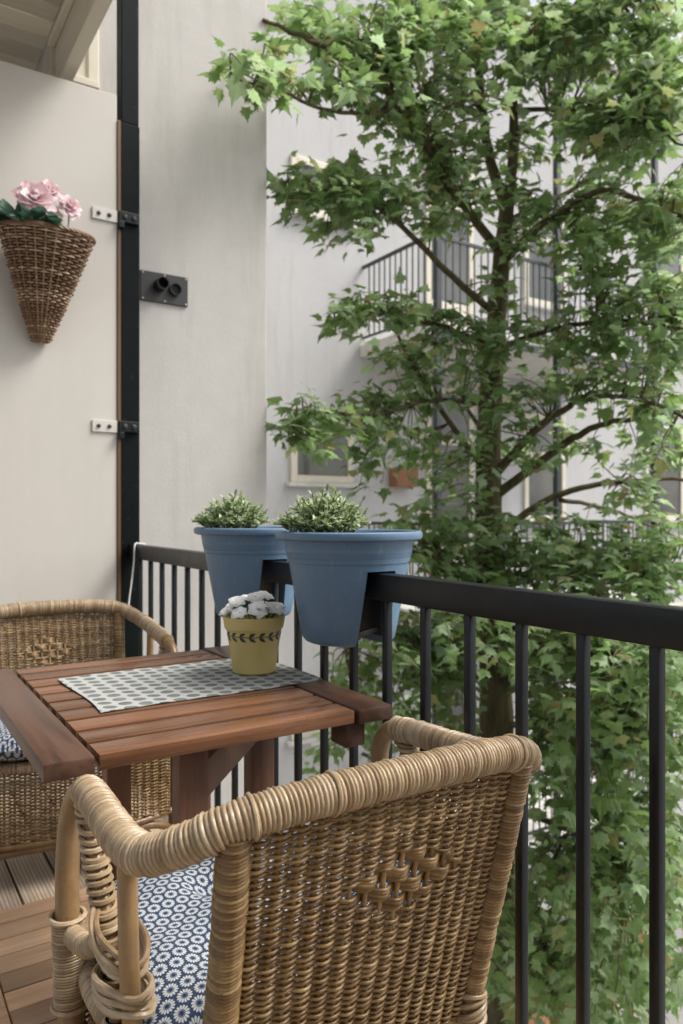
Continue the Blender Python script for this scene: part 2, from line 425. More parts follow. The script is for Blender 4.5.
# ------------------------------------------------------------------ weaving and wrapping in cane
def weave(mb, S, ns, nr, rs, rw, amp, lozenge=None, sides=5, per=4, phase=0, wrap=False, pair=1):
    """stakes (up) and weavers (across) over the surface S(s,t) -> (pos, normal); s,t in 0..1"""
    eps = 1e-3
    for i in range(ns):
        s = (i+.5)/ns if wrap else i/(ns-1)
        P = np.array([S(s, t)[0] for t in np.linspace(0, 1, 24)])
        mb.tube(P, rs, sides, seed=random.random())
    nsm = ns*per if wrap else (ns-1)*per+1
    for j in range(nr):
        t0 = (j+.5)/nr
        pts = []; jit = random.uniform(-.12, .12)/nr
        rr = []
        for q in range(nsm):
            s = q/nsm if wrap else q/(nsm-1)
            x = (s*ns-.5) if wrap else s*(ns-1)                   # stake coordinate
            t = t0 + jit*math.sin(s*9+j); a = amp*(1 + .25*math.sin(j*7.3+x*1.7)); ph = PI*x + (j//pair)*PI
            r_ = rw
            if lozenge:
                cs, ct, hs, ht = lozenge
                k = 1 - (abs(s-cs)/hs + abs(t0-ct)/ht)
                k = max(0, min(1, k*5+.2)) if k > -.04 else 0
                if k > 0:
                    grp = 5; gi = j//grp; gc = (gi*grp + grp/2)/nr
                    t = t*(1-k) + k*(gc + (j - gi*grp - (grp-1)/2)*.80/nr)
                    ph2 = PI*x + gi*PI
                    w_ = math.cos(ph)*(1-k) + k*1.25*math.cos(ph2)
                else: w_ = math.cos(ph)
            else: w_ = math.cos(ph)
            if lozenge and k > .3: r_ = rw*1.3
            p, n = S(s, t)
            pts.append(p + n*a*w_); rr.append(r_)
        mb.tube(np.array(pts), np.array(rr)*random.uniform(.9, 1.12), sides, closed=wrap, seed=random.random())
def coil(mb, path, r, pitch, ridge, sides=14, r1=None, per=5, wob=.0):
    P, s = resample(path, pitch/per)
    n = len(P); idx = np.arange(n)//per; ph = (np.arange(n) % per)/per
    prof = np.maximum(0, np.sin(PI*ph))**.45
    rnd = RNG.uniform(-1, 1, idx.max()+2)
    base = np.full(n, r) if r1 is None else np.linspace(r, r1, n)
    R = base + ridge*(prof-1) + rnd[idx]*ridge*.28
    sd = (idx*.01237 + .1)
    mb.tube(P, R, sides, seed=sd)

# ------------------------------------------------------------------ wicker armchair (local: x right, y forward, back at y = 0)
def mir(P): return [(-a, b, c) for a, b, c in P]
def make_chair():
    root = empty('wicker_armchair', '', '')
    half = [(-.312,.408,.694), (-.315,.34,.700), (-.321,.24,.702), (-.326,.15,.708), (-.320,.085,.716), (-.290,.034,.740), (-.243,.002,.766), (-.17,-.012,.778), (-.09,-.019,.783)]
    top = half + [(0,-.021,.784)] + mir(half)[::-1]
    tp = smooth_path(top, 14)
    m = MB(); coil(m, tp, .0258, .0062, .0040, 16, per=6)
    tr = m.build('top_roll', M['rattan_wrap'], root, sharp=180)
    # bindings where the wrapping restarts
    for sgn in (-1, 1):
        for k0 in (.355, .43):
            i = int(len(tp)*(k0 if sgn < 0 else 1-k0)); seg = tp[i-1:i+2]
            d = seg[2]-seg[0]; d /= np.linalg.norm(d)
            mm = MB(); u = np.cross(d, (0,0,1)); u /= np.linalg.norm(u); v = np.cross(u, d)
            P = [tp[i] + d*.002*math.sin(a) + .0262*(math.cos(a)*u + math.sin(a)*v) for a in np.linspace(0, 2*PI, 24, endpoint=False)]
            mm.tube(P, .0027, 6, closed=True); mm.build('binding', M['rattan_wrap'], tr)
    # front legs: one bent pole each side, running up into the arm
    for sx in (-1, 1):
        P = [(-.322,.452,0), (-.324,.462,.30), (-.325,.478,.48), (-.323,.483,.57), (-.318,.472,.64), (-.314,.435,.683), (-.313,.385,.695)]
        if sx > 0: P = mir(P)
        m = MB(); m.tube(smooth_path(P, 8), np.interp(np.linspace(0,1,49), [0,.8,1], [.0195,.0195,.018]), 14); leg = m.build('front_leg', M['rattan_pole'], root)
        m = MB(); coil(m, [(sx*.324,.463,.325), (sx*.325,.475,.462)], .0265, .0045, .0022, 14)
        m.tube([(sx*.325 + .0275*math.cos(a), .476 + .0275*math.sin(a), .464) for a in np.linspace(0,2*PI,20,endpoint=False)], .0042, 6, closed=True)
        m.tube([(sx*.324 + .0275*math.cos(a), .463 + .0275*math.sin(a), .323) for a in np.linspace(0,2*PI,20,endpoint=False)], .0042, 6, closed=True)
        m.build('leg_binding', M['rattan_wrap'], leg)
        # pole under the bend of the arm
        P = [(sx*.327,.140,.70), (sx*.327,.135,.62), (sx*.325,.136,.55), (sx*.320,.142,.49), (sx*.308,.156,.36)]
        m = MB(); m.tube(smooth_path(P, 6), .0135, 12); m.build('arm_pole', M['rattan_pole'], root)
        # flat wrapped strut
        P = smooth_path([(sx*.314,.392,.685), (sx*.316,.34,.62), (sx*.316,.285,.56), (sx*.312,.255,.50), (sx*.306,.245,.37)], 10)
        m = MB(); n0 = len(P)
        m.tube(P, .011, 10)
        st = m.build('arm_strut', M['rattan_pole'], root)
        m = MB(); m_len = int(n0*.72)
        t0 = random.random()
        for a in np.arange(0.03, .74, .038):
            i = a*(n0-1); i0 = int(i); fr_ = i-i0; c0 = P[i0]*(1-fr_) + P[min(i0+1,n0-1)]*fr_
            wdt = .024 - .008*a
            tl = random.uniform(-.004, .004)
            m.tube([c0 + np.array((.0165*math.cos(q)*(1), wdt*math.sin(q), tl*math.sin(q)+.002*math.cos(q))) for q in np.linspace(0,2*PI,18,endpoint=False)], .0044, 6, closed=True, seed=random.random())
        for a in np.arange(.76, .96, .016):
            i = a*(n0-1); i0 = int(i); c0 = P[i0]
            m.tube([c0 + np.array((.0150*math.cos(q), .0165*math.sin(q), 0)) for q in np.linspace(0,2*PI,16,endpoint=False)], .0032, 6, closed=True, seed=random.random())
        m.build('strut_wrapping', M['rattan_wrap'], st)
        # loose rings of cane tying strut and pole
        for cz, cy, ry, tilt, cnt in ((.552,.212,.076,.12,4), (.492,.200,.082,-.22,5)):
            m = MB()
            for k in range(cnt):
                z0 = cz + (k-cnt/2)*.0068; rr = ry*random.uniform(.92,1.06); rx = .028*random.uniform(.92,1.12); tt = tilt*random.uniform(.5,1.4); ox = random.uniform(-.003,.003)
                m.tube([(sx*(.316+ox) + rx*math.cos(q), cy + rr*math.sin(q), z0 + tt*rr*math.sin(q) + .003*math.sin(3*q+k)) for q in np.linspace(0,2*PI,32,endpoint=False)], .0043, 7, closed=True, seed=random.random())
            m.build('cane_ring', M['rattan_wrap'], root)
        m = MB(); coil(m, smooth_path([(sx*.323,.445,.445), (sx*.320,.36,.468), (sx*.316,.275,.525)], 8), .0175, .0052, .0022, 12)
        m.build('brace_binding', M['rattan_wrap'], root)
        # wrapped back post and its leg
        P = smooth_path([(sx*.240,.000,.756), (sx*.234,.035,.60), (sx*.229,.072,.45), (sx*.225,.105,.30)], 10)
        m = MB(); coil(m, P, .0225, .0056, .0032, 14)
        m.build('back_post', M['rattan_weave'], root, sharp=180)
        m = MB(); m.tube(smooth_path([(sx*.225,.104,.305), (sx*.225,.115,.18), (sx*.227,.12,0)], 6), .0185, 12); m.build('back_leg', M['rattan_pole'], root)
        m = MB()
        for k in range(5):
            z0 = .315 + k*.0075 + .004*math.sin(k*2)
            m.tube([(sx*.226 + .0275*math.cos(q), .100 + .0275*math.sin(q), z0 + .008*math.sin(q+k)) for q in np.linspace(0,2*PI,24,endpoint=False)], .0046, 7, closed=True)
        m.build('knot', M['rattan_wrap'], root)
        # side seat rails and side aprons
        m = MB(); coil(m, smooth_path([(sx*.230,.10,.365), (sx*.285,.25,.368), (sx*.302,.39,.37), (sx*.290,.50,.37)], 8), .018, .006, .002, 12); m.build('seat_rail', M['rattan_wrap'], root)
        def S(s, t, sx=sx):
            P0 = np.array((sx*(.230+.085*s-.03*s**4), .105+.375*s, .36-.215*t)); n = np.array((sx*.97, -.26, 0.)); return P0, n
        m = MB(); weave(m, S, 18, 24, .003, .0036, .0045, sides=4, per=3); m.build('side_apron', M['rattan_weave'], root, sharp=180)
    # woven back
    def S(s, t):
        q = 2*s-1
        topz, botz = .760, .315
        p = np.array((q*(.238-.016*t), -.002 + .104*t - .022*(1-q*q)*(1-.35*t), topz + (.006*(1-q*q))*(1-t) + (botz-topz)*t))
        n = np.array((-.16*q*-1*-1, -.97, -.22)); return p, n/np.linalg.norm(n)
    m = MB(); weave(m, S, 18, 98, .0042, .0024, .0054, lozenge=(.55,.31,.25,.135), sides=6, per=6)
    m.build('woven_back', M['rattan_weave'], root, sharp=180)
    m = MB()
    m.tube(smooth_path([(-.235,.0,.755),(-.12,-.017,.759),(0,-.022,.761),(.12,-.017,.759),(.235,0,.768)],6), .006, 8); m.build('top_rod', M['rattan_pole'], root); m = MB()
    m.tube(smooth_path([(-.222,.103,.313),(0,.085,.313),(.222,.103,.313)],8), .0085, 8)
    m.build('bottom_rod', M['rattan_pole'], root)
    # seat and front apron
    m = MB()
    def S2(s, t):
        wd = .230 + .085*min(1, t*1.3)-.03*t**4
        return np.array(((2*s-1)*wd, .10+.40*t + .035*t*(1-(2*s-1)**2), .372)), np.array((0,0,1.))
    weave(m, S2, 16, 26, .004, .0075, .004, sides=4, per=3); m.build('seat', M['rattan_weave'], root, sharp=180)
    def S3(s, t):
        q = 2*s-1
        return np.array((q*.296, .490 + .05*(1-q*q), .365-.225*t)), np.array((0.,1.,0.))
    m = MB(); weave(m, S3, 22, 44, .004, .0025, .0056, sides=5, per=5); m.build('front_apron', M['rattan_weave'], root, sharp=180)
    m = MB()
    coil(m, smooth_path([(-.305,.475,.37),(-.17,.522,.37),(0,.542,.37),(.17,.522,.37),(.305,.475,.37)],10), .017, .006, .002, 12)
    m.build('seat_front_rail', M['rattan_wrap'], root)
    m = MB(); m.tube(smooth_path([(-.310,.475,.135),(-.18,.522,.135),(0,.54,.135),(.18,.522,.135),(.310,.475,.135)],8), .0105, 10); m.build('front_stretcher', M['rattan_pole'], root); m = MB()
    m.tube(smooth_path([(-.322,.455,.03),(-.30,.475,.075),(-.24,.50,.108),(-.12,.527,.119),(0,.54,.12),(.12,.527,.119),(.24,.50,.108),(.30,.475,.075),(.322,.455,.03)],6), .013, 10)
    m.build('arched_stretcher', M['rattan_pole'], root)
    return root
near = make_chair()
near.location = (.617, .82, 0)
tag(near, 'wicker armchair in the foreground seen from behind, nearest the viewer', 'armchair', 'matching wicker armchairs')
far = copy_tree(near); far.location = (.604, 2.915, 0); far.rotation_euler = (0,0,PI-.06)
tag(far, 'wicker armchair beyond the table with its back to the cream screen', 'armchair')

# ------------------------------------------------------------------ seat cushions
def make_cushion():
    m = MB(); nx, ny = 60, 60; V = []; UV = []
    tuft = [(-.10,.20),(.11,.20),(-.09,.42),(.10,.42)]
    for side in (1, -1):
        for j in range(ny+1):
            for i in range(nx+1):
                a, b_ = 2*i/nx-1, j/ny
                # rounded outline
                a2 = a; bb_ = 2*b_-1
                k = 1 - .06*(abs(a)**4)*(abs(bb_)**4)
                wd = .312 - .052*b_
                X = a2*wd*k; Y = .10 + .235 + (.5*.47)*bb_*k
                edge = (1-abs(a)**6)*(1-abs(bb_)**6); h = max(0, edge)**.42
                z = side*.050*h
                if side > 0:
                    for tx, ty in tuft:
                        d2 = (X-tx)**2 + (Y-ty)**2
                        z -= .022*math.exp(-d2/.0011)
                        z -= .010*math.exp(-d2/.006)
                    z += .004*math.sin(X*33+Y*14)*h + .003*math.sin(Y*41-X*17)*h
                z += .012*abs(a)**3*(1-b_)*.6
                V.append((X, Y, z)); UV.append((X+.5, Y + (0.7 if side < 0 else 0)))
    f = []; N = (nx+1)*(ny+1)
    for j in range(ny):
        for i in range(nx):
            q = j*(nx+1)+i; f.append((q, q+1, q+nx+2, q+nx+1)); f.append((N+q+nx+1, N+q+nx+2, N+q+1, N+q))
    m.add(V, f, .5, UV)
    o = m.build('seat_cushion', M['cushion'], sharp=180)
    bm = bmesh.new(); bm.from_mesh(o.data); bmesh.ops.remove_doubles(bm, verts=bm.verts, dist=1e-5); bm.to_mesh(o.data); bm.free()
    e = MB()
    for tx, ty in tuft:
        e.lathe([(.0,.006),(.004,.005),(.006,.0025),(.006,0)], 10, (tx, ty, .0125))
    e.build('tuft_button', M['cushion'], o)
    return o
cu = make_cushion(); cu.location = (.612, .82, .438)
tag(cu, 'blue daisy print cushion on the nearest wicker armchair', 'cushion', 'daisy print seat cushions')
c2 = copy_tree(cu); c2.location = (.604, 2.915, .438); c2.rotation_euler = (0,0,PI-.06)
tag(c2, 'blue daisy print cushion on the far armchair, half hidden by the table', 'cushion')

# ------------------------------------------------------------------ table
TZ = .73
tb = empty('wooden_table', 'reddish brown slatted hardwood table between the two armchairs', 'table', (.6, 1.69, 0))
def tpart(name, m, mat, bev=.003):
    o = m.build(name, M[mat], tb, smooth=True, bevel=bev); o.location = (-.6,-1.69,0); return o
for k in range(10):
    m = MB(); y0 = 1.279 + k*.0832
    m.box((.340, y0, TZ-.027), (.859, y0+.0700, TZ - random.uniform(0,.0012)), random.random()); tpart('slat', m, 'tableX', .0016)
for xa, xb in ((.249,.331), (.867,.952)):
    m = MB(); m.box((xa, 1.273, TZ-.030), (xb, 2.112, TZ+.001)); tpart('end_board', m, 'tableY', .004)
for xa in (.40, .805):
    m = MB(); m.box((xa, 1.50, TZ-.085), (xa+.035, 2.08, TZ-.0275)); tpart('bearer', m, 'tableY')
m = MB(); m.box((.845, 1.29, TZ-.080), (.893, 1.35, TZ-.031), .2); tpart('end_bracket', m, 'tableY')
for X, Y, w_ in ((.508,1.76,.058), (.535,1.365,.060), (.80,1.60,.062), (.80,1.98,.06)):
    m = MB(); m.box((X-w_/2, Y-.021, 0), (X+w_/2, Y+.021, TZ-.028)); tpart('leg', m, 'tableZ')
m = MB(); m.beam((.80,1.578,.665), (.56,1.395,.600), .024, .075); tpart('brace', m, 'tableZ')
m = MB(); m.box((.49, 1.35, .16), (.525, 1.78, .215)); tpart('stretcher', m, 'tableY')

# runner
m = MB(); nx, ny = 60, 30; V = []; UV = []
for sd in (1, 0):
    for j in range(ny+1):
        for i in range(nx+1):
            a, b_ = i/nx, j/ny
            X = .41 + .535*a + .006*math.sin(b_*5); Y = 1.535 + .365*b_ + .010*a + .004*math.sin(a*7)
            z = TZ + .0015 + .0006*(1+math.sin(X*60+Y*25)) + sd*.0016
            V.append((X, Y, z)); UV.append((.84*X-.543*Y+2, .543*X+.84*Y))
N = (nx+1)*(ny+1); f = []
for j in range(ny):
    for i in range(nx):
        q = j*(nx+1)+i; f += [(q,q+1,q+nx+2,q+nx+1), (N+q+nx+1,N+q+nx+2,N+q+1,N+q)]
bd = [i for i in range(nx+1)] + [j*(nx+1)+nx for j in range(1,ny+1)] + [ny*(nx+1)+i for i in range(nx-1,-1,-1)] + [j*(nx+1) for j in range(ny-1,0,-1)]
for k in range(len(bd)):
    p, q = bd[k], bd[(k+1) % len(bd)]; f.append((p, N+p, N+q, q))
m.add(V, f, .5, UV)
tag(m.build('table_runner', M['runner'], sharp=60), 'pale grey cloth runner printed with dark ovals across the table', 'runner')

# ------------------------------------------------------------------ leaves and petals
def blade(L, W, nseg=4, curl=.15, cup=.1):
    """leaf or petal along +y, base at the origin"""
    V = []; Fc = []
    for i in range(nseg+1):
        t = i/nseg; w_ = W*.5*math.sin(PI*min(1, .06+t*.94)**.8)**.8 if 0 < i < nseg else W*.06
        z = -curl*L*t*t
        V += [(-w_, t*L, z+cup*w_), (0, t*L, z), (w_, t*L, z+cup*w_)]
    for i in range(nseg):
        a = i*3; Fc += [(a,a+1,a+4,a+3), (a+1,a+2,a+5,a+4)]
    return np.array(V), Fc
def place(mb, V, Fc, pos, d, up, scale=1, seed=None):
    d = np.array(d, float); d /= np.linalg.norm(d); up = np.array(up, float)
    x = np.cross(d, up); nx_ = np.linalg.norm(x)
    if nx_ < 1e-4: x = np.cross(d, (1,.2,.1)); nx_ = np.linalg.norm(x)
    x /= nx_; z = np.cross(x, d)
    mb.add(V[:, :1]*scale*x + V[:, 1:2]*scale*d + V[:, 2:3]*scale*z + np.array(pos), Fc, random.random() if seed is None else seed)
def bush(parent, centre, rx, ry, h, n, name='foliage'):
    lv = MB(); st = MB(); V, Fc = blade(.017, .0085, 3)
    for i in range(n):
        a = random.uniform(0, 2*PI); r = math.sqrt(random.random()); hh = h*(1-.55*r*r)*random.uniform(.72, 1.12)
        base = np.array((centre[0]+.45*rx*r*math.cos(a), centre[1]+.45*ry*r*math.sin(a), centre[2]))
        tip = np.array((centre[0]+rx*r*math.cos(a)*random.uniform(.9,1.1), centre[1]+ry*r*math.sin(a), centre[2]+hh))
        mid = (base+tip)/2 + np.array((0,0,.02)) + RNG.normal(0, .006, 3)
        P = smooth_path([base, mid, tip], 5); st.tube(P, .0011, 4)
        for k in range(18):
            t = random.uniform(.35, 1); p = P[int(t*(len(P)-1))]
            az = random.uniform(0, 2*PI); el = random.uniform(-.3, 1.1) if t < .9 else random.uniform(.2, 1.4)
            d = (math.cos(az)*math.cos(el), math.sin(az)*math.cos(el), math.sin(el))
            place(lv, V, Fc, p, d, (RNG.normal(0,.4),RNG.normal(0,.4),1), random.uniform(.55, 1.15))
    o = lv.build(name, M['bushleaf'], parent)
    st.build('stem', M['greenleaf'], o)
    return o

# ------------------------------------------------------------------ planters straddling the handrail
def make_planter():
    root = empty('rail_planter', '', '')                   # origin: on the rail's centre line, z = 0 at the pot's bottom
    H = .265; W2 = .040; ZS = .1800                         # slot half width, slot top (rail top is at .170)
    def R(z): return .112 + (.160-.112)*(z/H)**.92
    m = MB(); segs = 40
    for sg in (-1, 1):
        rings = []
        zz = [0, .004, .012, .05, .09, .13, .16, ZS]
        for z in zz:
            r = R(z) - (.012 if z == 0 else .004 if z == .004 else 0)
            w_ = W2 + (.006*(1-z/ZS))
            th = math.acos(w_/r); rings.append([(sg*r*math.cos(a), sg*r*math.sin(a), z) for a in np.linspace(-th, th, segs)])
        V = np.array(rings).reshape(-1, 3); f = []
        for i in range(len(zz)-1):
            for k in range(segs-1):
                f.append((i*segs+k, i*segs+k+1, (i+1)*segs+k+1, (i+1)*segs+k))
            f.append((i*segs+segs-1, i*segs, (i+1)*segs, (i+1)*segs+segs-1))
        f.append(tuple(range(segs-1, -1, -1)))
        m.add(V, f, .5)
    prof = [(R(ZS), ZS), (R(.195), .195), (R(.196)+.0022, .1965), (R(.206)+.0026, .206), (R(.207), .2075), (R(.219)+.001, .219), (R(.2195)+.0045, .2215), (.1590, .246), (.1600, .250),
            (.173, .2505), (.1805, .2535), (.1830, .261), (.1815, .2685), (.177, .2715), (.1685, .2705), (.165, .267), (.162, .256), (.154, .21), (.147, .200)]
    m.lathe(prof, 72, seed=.5)
    # underside above the slot
    m.add([(-W2-.001,-.15,ZS+.0005),(W2+.001,-.15,ZS+.0005),(W2+.001,.15,ZS+.0005),(-W2-.001,.15,ZS+.0005)], [(0,1,2,3)], .5)
    m.build('pot', M['blue'], root, sharp=35)
    s = MB(); s.lathe([(.156,.226),(.10,.231),(.0,.233)], 40); s.build('soil', M['soil'], root)
    p = MB(); p.box((W2-.003, -.088, .018), (W2-.0005, .088, .110)); p.beam((-W2+.004,-.07,.022), (W2-.004,-.07,.034), .012, .012)
    p.build('slot_plate', M['darkplate'], root, bevel=.001)
    bush(root, (-.070, .01, .230), .118, .126, .135, 165)
    return root
pl = make_planter(); pl.location = (1.02, 1.545, .822)
tag(pl, 'nearer blue plastic planter straddling the handrail, full rim in view', 'planter', 'blue planters on the railing')
pl2 = copy_tree(pl); pl2.location = (1.02, 2.075, .822); pl2.rotation_euler = (0,0,.0)
tag(pl2, 'farther blue plastic planter straddling the handrail behind the yellow pot', 'planter')

# ------------------------------------------------------------------ yellow flower pot
fp = empty('flower_pot', 'yellow clay pot of white flowers standing on the table runner', 'flower pot', (.842, 1.712, TZ+.0045)); fp.scale = (1.07,1.07,1.05)
m = MB(); m.lathe([(0,0),(.046,0),(.0505,.004),(.0545,.03),(.064,.10),(.0655,.104),(.0695,.108),(.0735,.132),(.0735,.136),(.070,.1365),(.068,.130),(.064,.112),(.0,.112)], 56, seed=.3)
m.build('pot', M['yellow'], fp, sharp=30)
def potR(z): return .0545 + (.064-.0545)*(z-.03)/.07
m = MB(); nL = 17
for k in range(nL):                                         # painted band of leaf sprigs
    a0 = 2*PI*k/nL
    for up_ in (-1, 1):
        V = []; zc = .092
        for i in range(7):
            t = i/6; wv = .0048*math.sin(PI*t**.8)
            for s_ in (-1, 1):
                da = t*.27 ; z = zc + up_*(.001 + .0115*t) + s_*wv*.62; aa = a0 + da + s_*wv*up_*-9
                r = potR(z)+.0004; V.append((r*math.cos(aa), r*math.sin(aa), z))
        m.add(V, [(2*i,2*i+1,2*i+3,2*i+2) for i in range(6)])
m.tube([(potR(.092)*math.cos(a), potR(.092)*math.sin(a), .092+.001*math.sin(a*26)) for a in np.linspace(0,2*PI,104,endpoint=False)], .0011, 4, closed=True)
m.build('leaf_band', M['vine'], fp)
m = MB(); V, Fc = blade(.05, .022, 5, .5)
for k in range(34):
    a = random.uniform(0, 2*PI); r = random.uniform(.01,.045)
    place(m, V, Fc, (r*math.cos(a), r*math.sin(a), .128+random.uniform(0,.02)), (math.cos(a), math.sin(a), random.uniform(.7,1.3)), (0,0,1), random.uniform(.6,.95))
m.build('foliage', M['greenleaf'], fp)
def blossom(root, mat, pos, R, layers, axis=(0,0,1), wide=.9, name='flower', cup=.35):
    m = MB(); axis = np.array(axis, float); axis /= np.linalg.norm(axis)
    a_ = np.cross(axis, (0,1,.3)); a_ /= np.linalg.norm(a_); b_ = np.cross(axis, a_)
    for (npet, lf, tilt) in layers:
        V, Fc = blade(R*lf, R*lf*wide, 5, -.25 if tilt > .8 else .12, cup)
        off = random.random()*6
        for k in range(npet):
            a = off + 2*PI*k/npet + random.uniform(-.15,.15); tl = tilt + random.uniform(-.15,.15)
            rad = math.cos(a)*a_ + math.sin(a)*b_
            d = rad*math.cos(tl) + axis*math.sin(tl)
            place(m, V, Fc, np.array(pos)+rad*R*.06, d, axis - d*axis.dot(d) + .001, random.uniform(.88,1.1))
    return m.build(name, M[mat], root, sharp=180)
for (x_, y_, z_, R_) in ((-.052,-.030,.150,.021),(-.012,-.050,.158,.025),(.032,-.046,.156,.024),(.058,-.012,.158,.021),(-.040,.012,.172,.021),(-.002,-.012,.182,.021),(.038,.016,.182,.022),
                         (.004,.044,.176,.020),(-.062,.020,.150,.018),(-.030,.052,.160,.020),(.044,.050,.160,.020),(.066,.030,.146,.018)):
    blossom(fp, 'whitepetal', (x_, y_, z_), R_, [(6,1,.02),(5,.72,.30),(4,.42,.6)], (x_*7-.12+random.uniform(-.2,.2), y_*6-.42+random.uniform(-.2,.2), 1), 1.2, 'flower', .12)
    st_ = MB(); st_.tube([(x_*.6, y_*.6, .115), (x_*.9, y_*.9, .14), (x_, y_, z_)], .0013, 5); st_.build('stalk', M['greenleaf'], fp)

# ------------------------------------------------------------------ hanging wicker cone
hb = empty('hanging_basket', 'cone shaped willow basket of pink flowers hung on the cream screen', 'basket', (.630, 3.295, 1.845))
HB_H = .405
def SB(s, t):
    a = PI*1.0*s*2
    r0 = .150*(1-t)**.92 + .028
    ca, sa = math.cos(a), math.sin(a)
    yc = -(.8*r0) ; yy = yc + sa*r0*.8
    yy = min(yy, -.006)
    n = np.array((ca, sa, -.3)); n /= np.linalg.norm(n)
    z = HB_H*(1-t) + .02*(1-t)*(-sa*-.6)
    return np.array((ca*r0, yy, z)), n
m = MB(); weave(m, SB, 27, 40, .0042, .0040, .0068, sides=5, per=4, wrap=True)
m.build('woven_cone', M['willow'], hb, sharp=180)
m = MB()
for k in range(3):
    m.tube([SB(s, .0)[0] + SB(s,0)[1]*(.003+.004*math.sin(s*2*PI*16+k*2.1)) + np.array((0,0,.004+.005*math.sin(s*2*PI*16+k*2.1+PI/2))) for s in np.linspace(0,1,160,endpoint=False)], .0055, 6, closed=True)
m.build('rim', M['willow'], hb)
m = MB(); sg_ = 40; V = []
for t in np.linspace(-.01, 1, 12):
    for k in range(sg_):
        p, n = SB(k/sg_, t); c_ = np.array((0, -.8*(.150*(1-t)**.92+.028), p[2])); V.append(c_ + (p-c_)*.90)
m.add(V, [(i*sg_+k, i*sg_+(k+1)%sg_, (i+1)*sg_+(k+1)%sg_, (i+1)*sg_+k) for i in range(11) for k in range(sg_)])
m.build('dark_inner_cone', M['soil'], hb)  # dark cone added so the inside of the basket looks dark
m = MB(); V, Fc = blade(.085, .062, 6, .35, .15)
for k in range(26):
    a = random.uniform(PI, 1.62*PI); r = random.uniform(.05,.15)
    place(m, V, Fc, (r*math.cos(a)-.03, -.17+r*math.sin(a)*.7, HB_H-.01+random.uniform(0,.035)), (math.cos(a)*.8+random.uniform(-.4,.4), math.sin(a), random.uniform(.0,.9)), (random.uniform(-.3,.3),-.4,1), random.uniform(.6,1.05))
for px_, pz_ in ((-.19,.10),(-.17,.06),(-.22,.05),(-.12,.05)):
    place(m, V, Fc, (px_+.03, -.18, HB_H-.0), (px_*1.2, -.3, .8), (0,-1,.5), 1.1)
m.build('leaves', M['roseleaf'], hb)
full = [(9,1,.15),(8,.92,.45),(8,.8,.75),(6,.6,1.0),(5,.42,1.25)]
for (x_, y_, z_, R_, ax, ly) in ((-.055,-.20,.515,.078,(-.15,-1,.35),full), (.012,-.12,.500,.058,(.4,-.7,.4),full[:4]), (.022,-.10,.605,.044,(.2,-.9,.3),full[:4]), (.090,-.12,.545,.055,(.25,-1,.45),full[:4])):
    o = blossom(hb, 'pinkpetal', (x_, y_, z_), R_, ly, ax, 1.0)
    s_ = MB(); s_.tube(smooth_path([(x_*.7, -.15, HB_H-.08), (x_*.95, (y_-.15)/2, (z_+HB_H)/2), (x_, y_+.01, z_-.005)], 6), .0028, 6); s_.build('stalk', M['roseleaf'], o)

# ------------------------------------------------------------------ duckboard on the floor
dk = empty('duckboard', 'brown slatted wooden duckboard lying on the grooved deck', 'duckboard', (.5, 1.8, .002))
for xa in (.205, .90):
    m = MB(); m.box((xa, 1.0, .004), (xa+.07, 2.215, .034)); o = m.build('border_board', M['tableY'] if False else M['duckY'] if 'duckY' in M else M['duck'], dk, bevel=.003); o.location = (-.5,-1.8,-.002)
y = 1.0; k = 0
while y < 2.19:
    m = MB(); m.box((.278, y, .004), (.897, y+.074, .033)); o = m.build('slat', M['duck'], dk, bevel=.003); o.location = (-.5,-1.8,-.002); y += .0787

# ------------------------------------------------------------------ apartment building across the courtyard
YF = 7.85
ab = empty('apartment_building', 'pale grey rendered apartment block across the courtyard behind the tree', 'building', (10, YF, -6))
def A(name, m, mat, parent=None, bev=.006, smooth=False):
    o = m.build(name, M[mat], parent or ab, smooth=smooth, bevel=bev)
    if not parent: o.location = (-10, -YF, 6)
    return o
m = MB(); m.box((1.852, YF, -6), (24, YF+6, 8.3)); A('wall', m, 'facade', bev=0)
m = MB(); m.box((1.86, YF-.14, 8.3), (24, YF+6, 8.48)); A('cornice', m, 'slab')
def opening(x0, x1, z0, z1, kind, mat='trim', rail_z=None):
    m = MB(); fw = .085; y0, y1 = YF-.035, YF+.02
    m.box((x0,y0,z0),(x0+fw,y1,z1)); m.box((x1-fw,y0,z0),(x1,y1,z1)); m.box((x0+fw,y0,z1-fw),(x1-fw,y1,z1)); m.box((x0+fw,y0,z0),(x1-fw,y1,z0+fw))
    if rail_z: m.box((x0+fw,y0-.012,rail_z-.04),(x1-fw,y1,rail_z+.04))
    if kind == 'door': m.box((x0+fw,y0+.004,z0+fw),(x1-fw,y1,z0+.75))
    fr = A(kind, m, mat)
    p = MB(); p.box((x0+fw, YF-.012, z0+fw), (x1-fw, YF-.006, z1-fw)); A('pane', p, 'glass', fr, 0)
    if kind == 'window':
        s_ = MB(); s_.box((x0-.06, YF-.09, z0-.055), (x1+.06, YF, z0-.004)); A('sill', s_, 'slab', fr)
    if kind == 'door':
        h = MB(); h.beam((x1-.06, YF-.05, z0+1.0), (x1-.06, YF-.05, z0+1.14), .02, .02, up=(0,1,0)); A('handle', h, 'steel', fr, .003)
for dz in (-3.1, 0, 3.26):
    opening(4.34, 5.24, 1.5+dz, 2.18+dz, 'window')
    opening(6.42, 7.28, .02+dz, 2.85+dz, 'door', rail_z=2.1+dz)
    opening(8.30, 9.20, 1.0+dz*1.0, 2.62+dz, 'window', rail_z=2.0+dz)
    opening(11.2, 12.3, 1.0+dz, 2.62+dz, 'window', rail_z=2.0+dz)
    opening(14.0, 15.1, 1.0+dz, 2.62+dz, 'window', rail_z=2.0+dz)
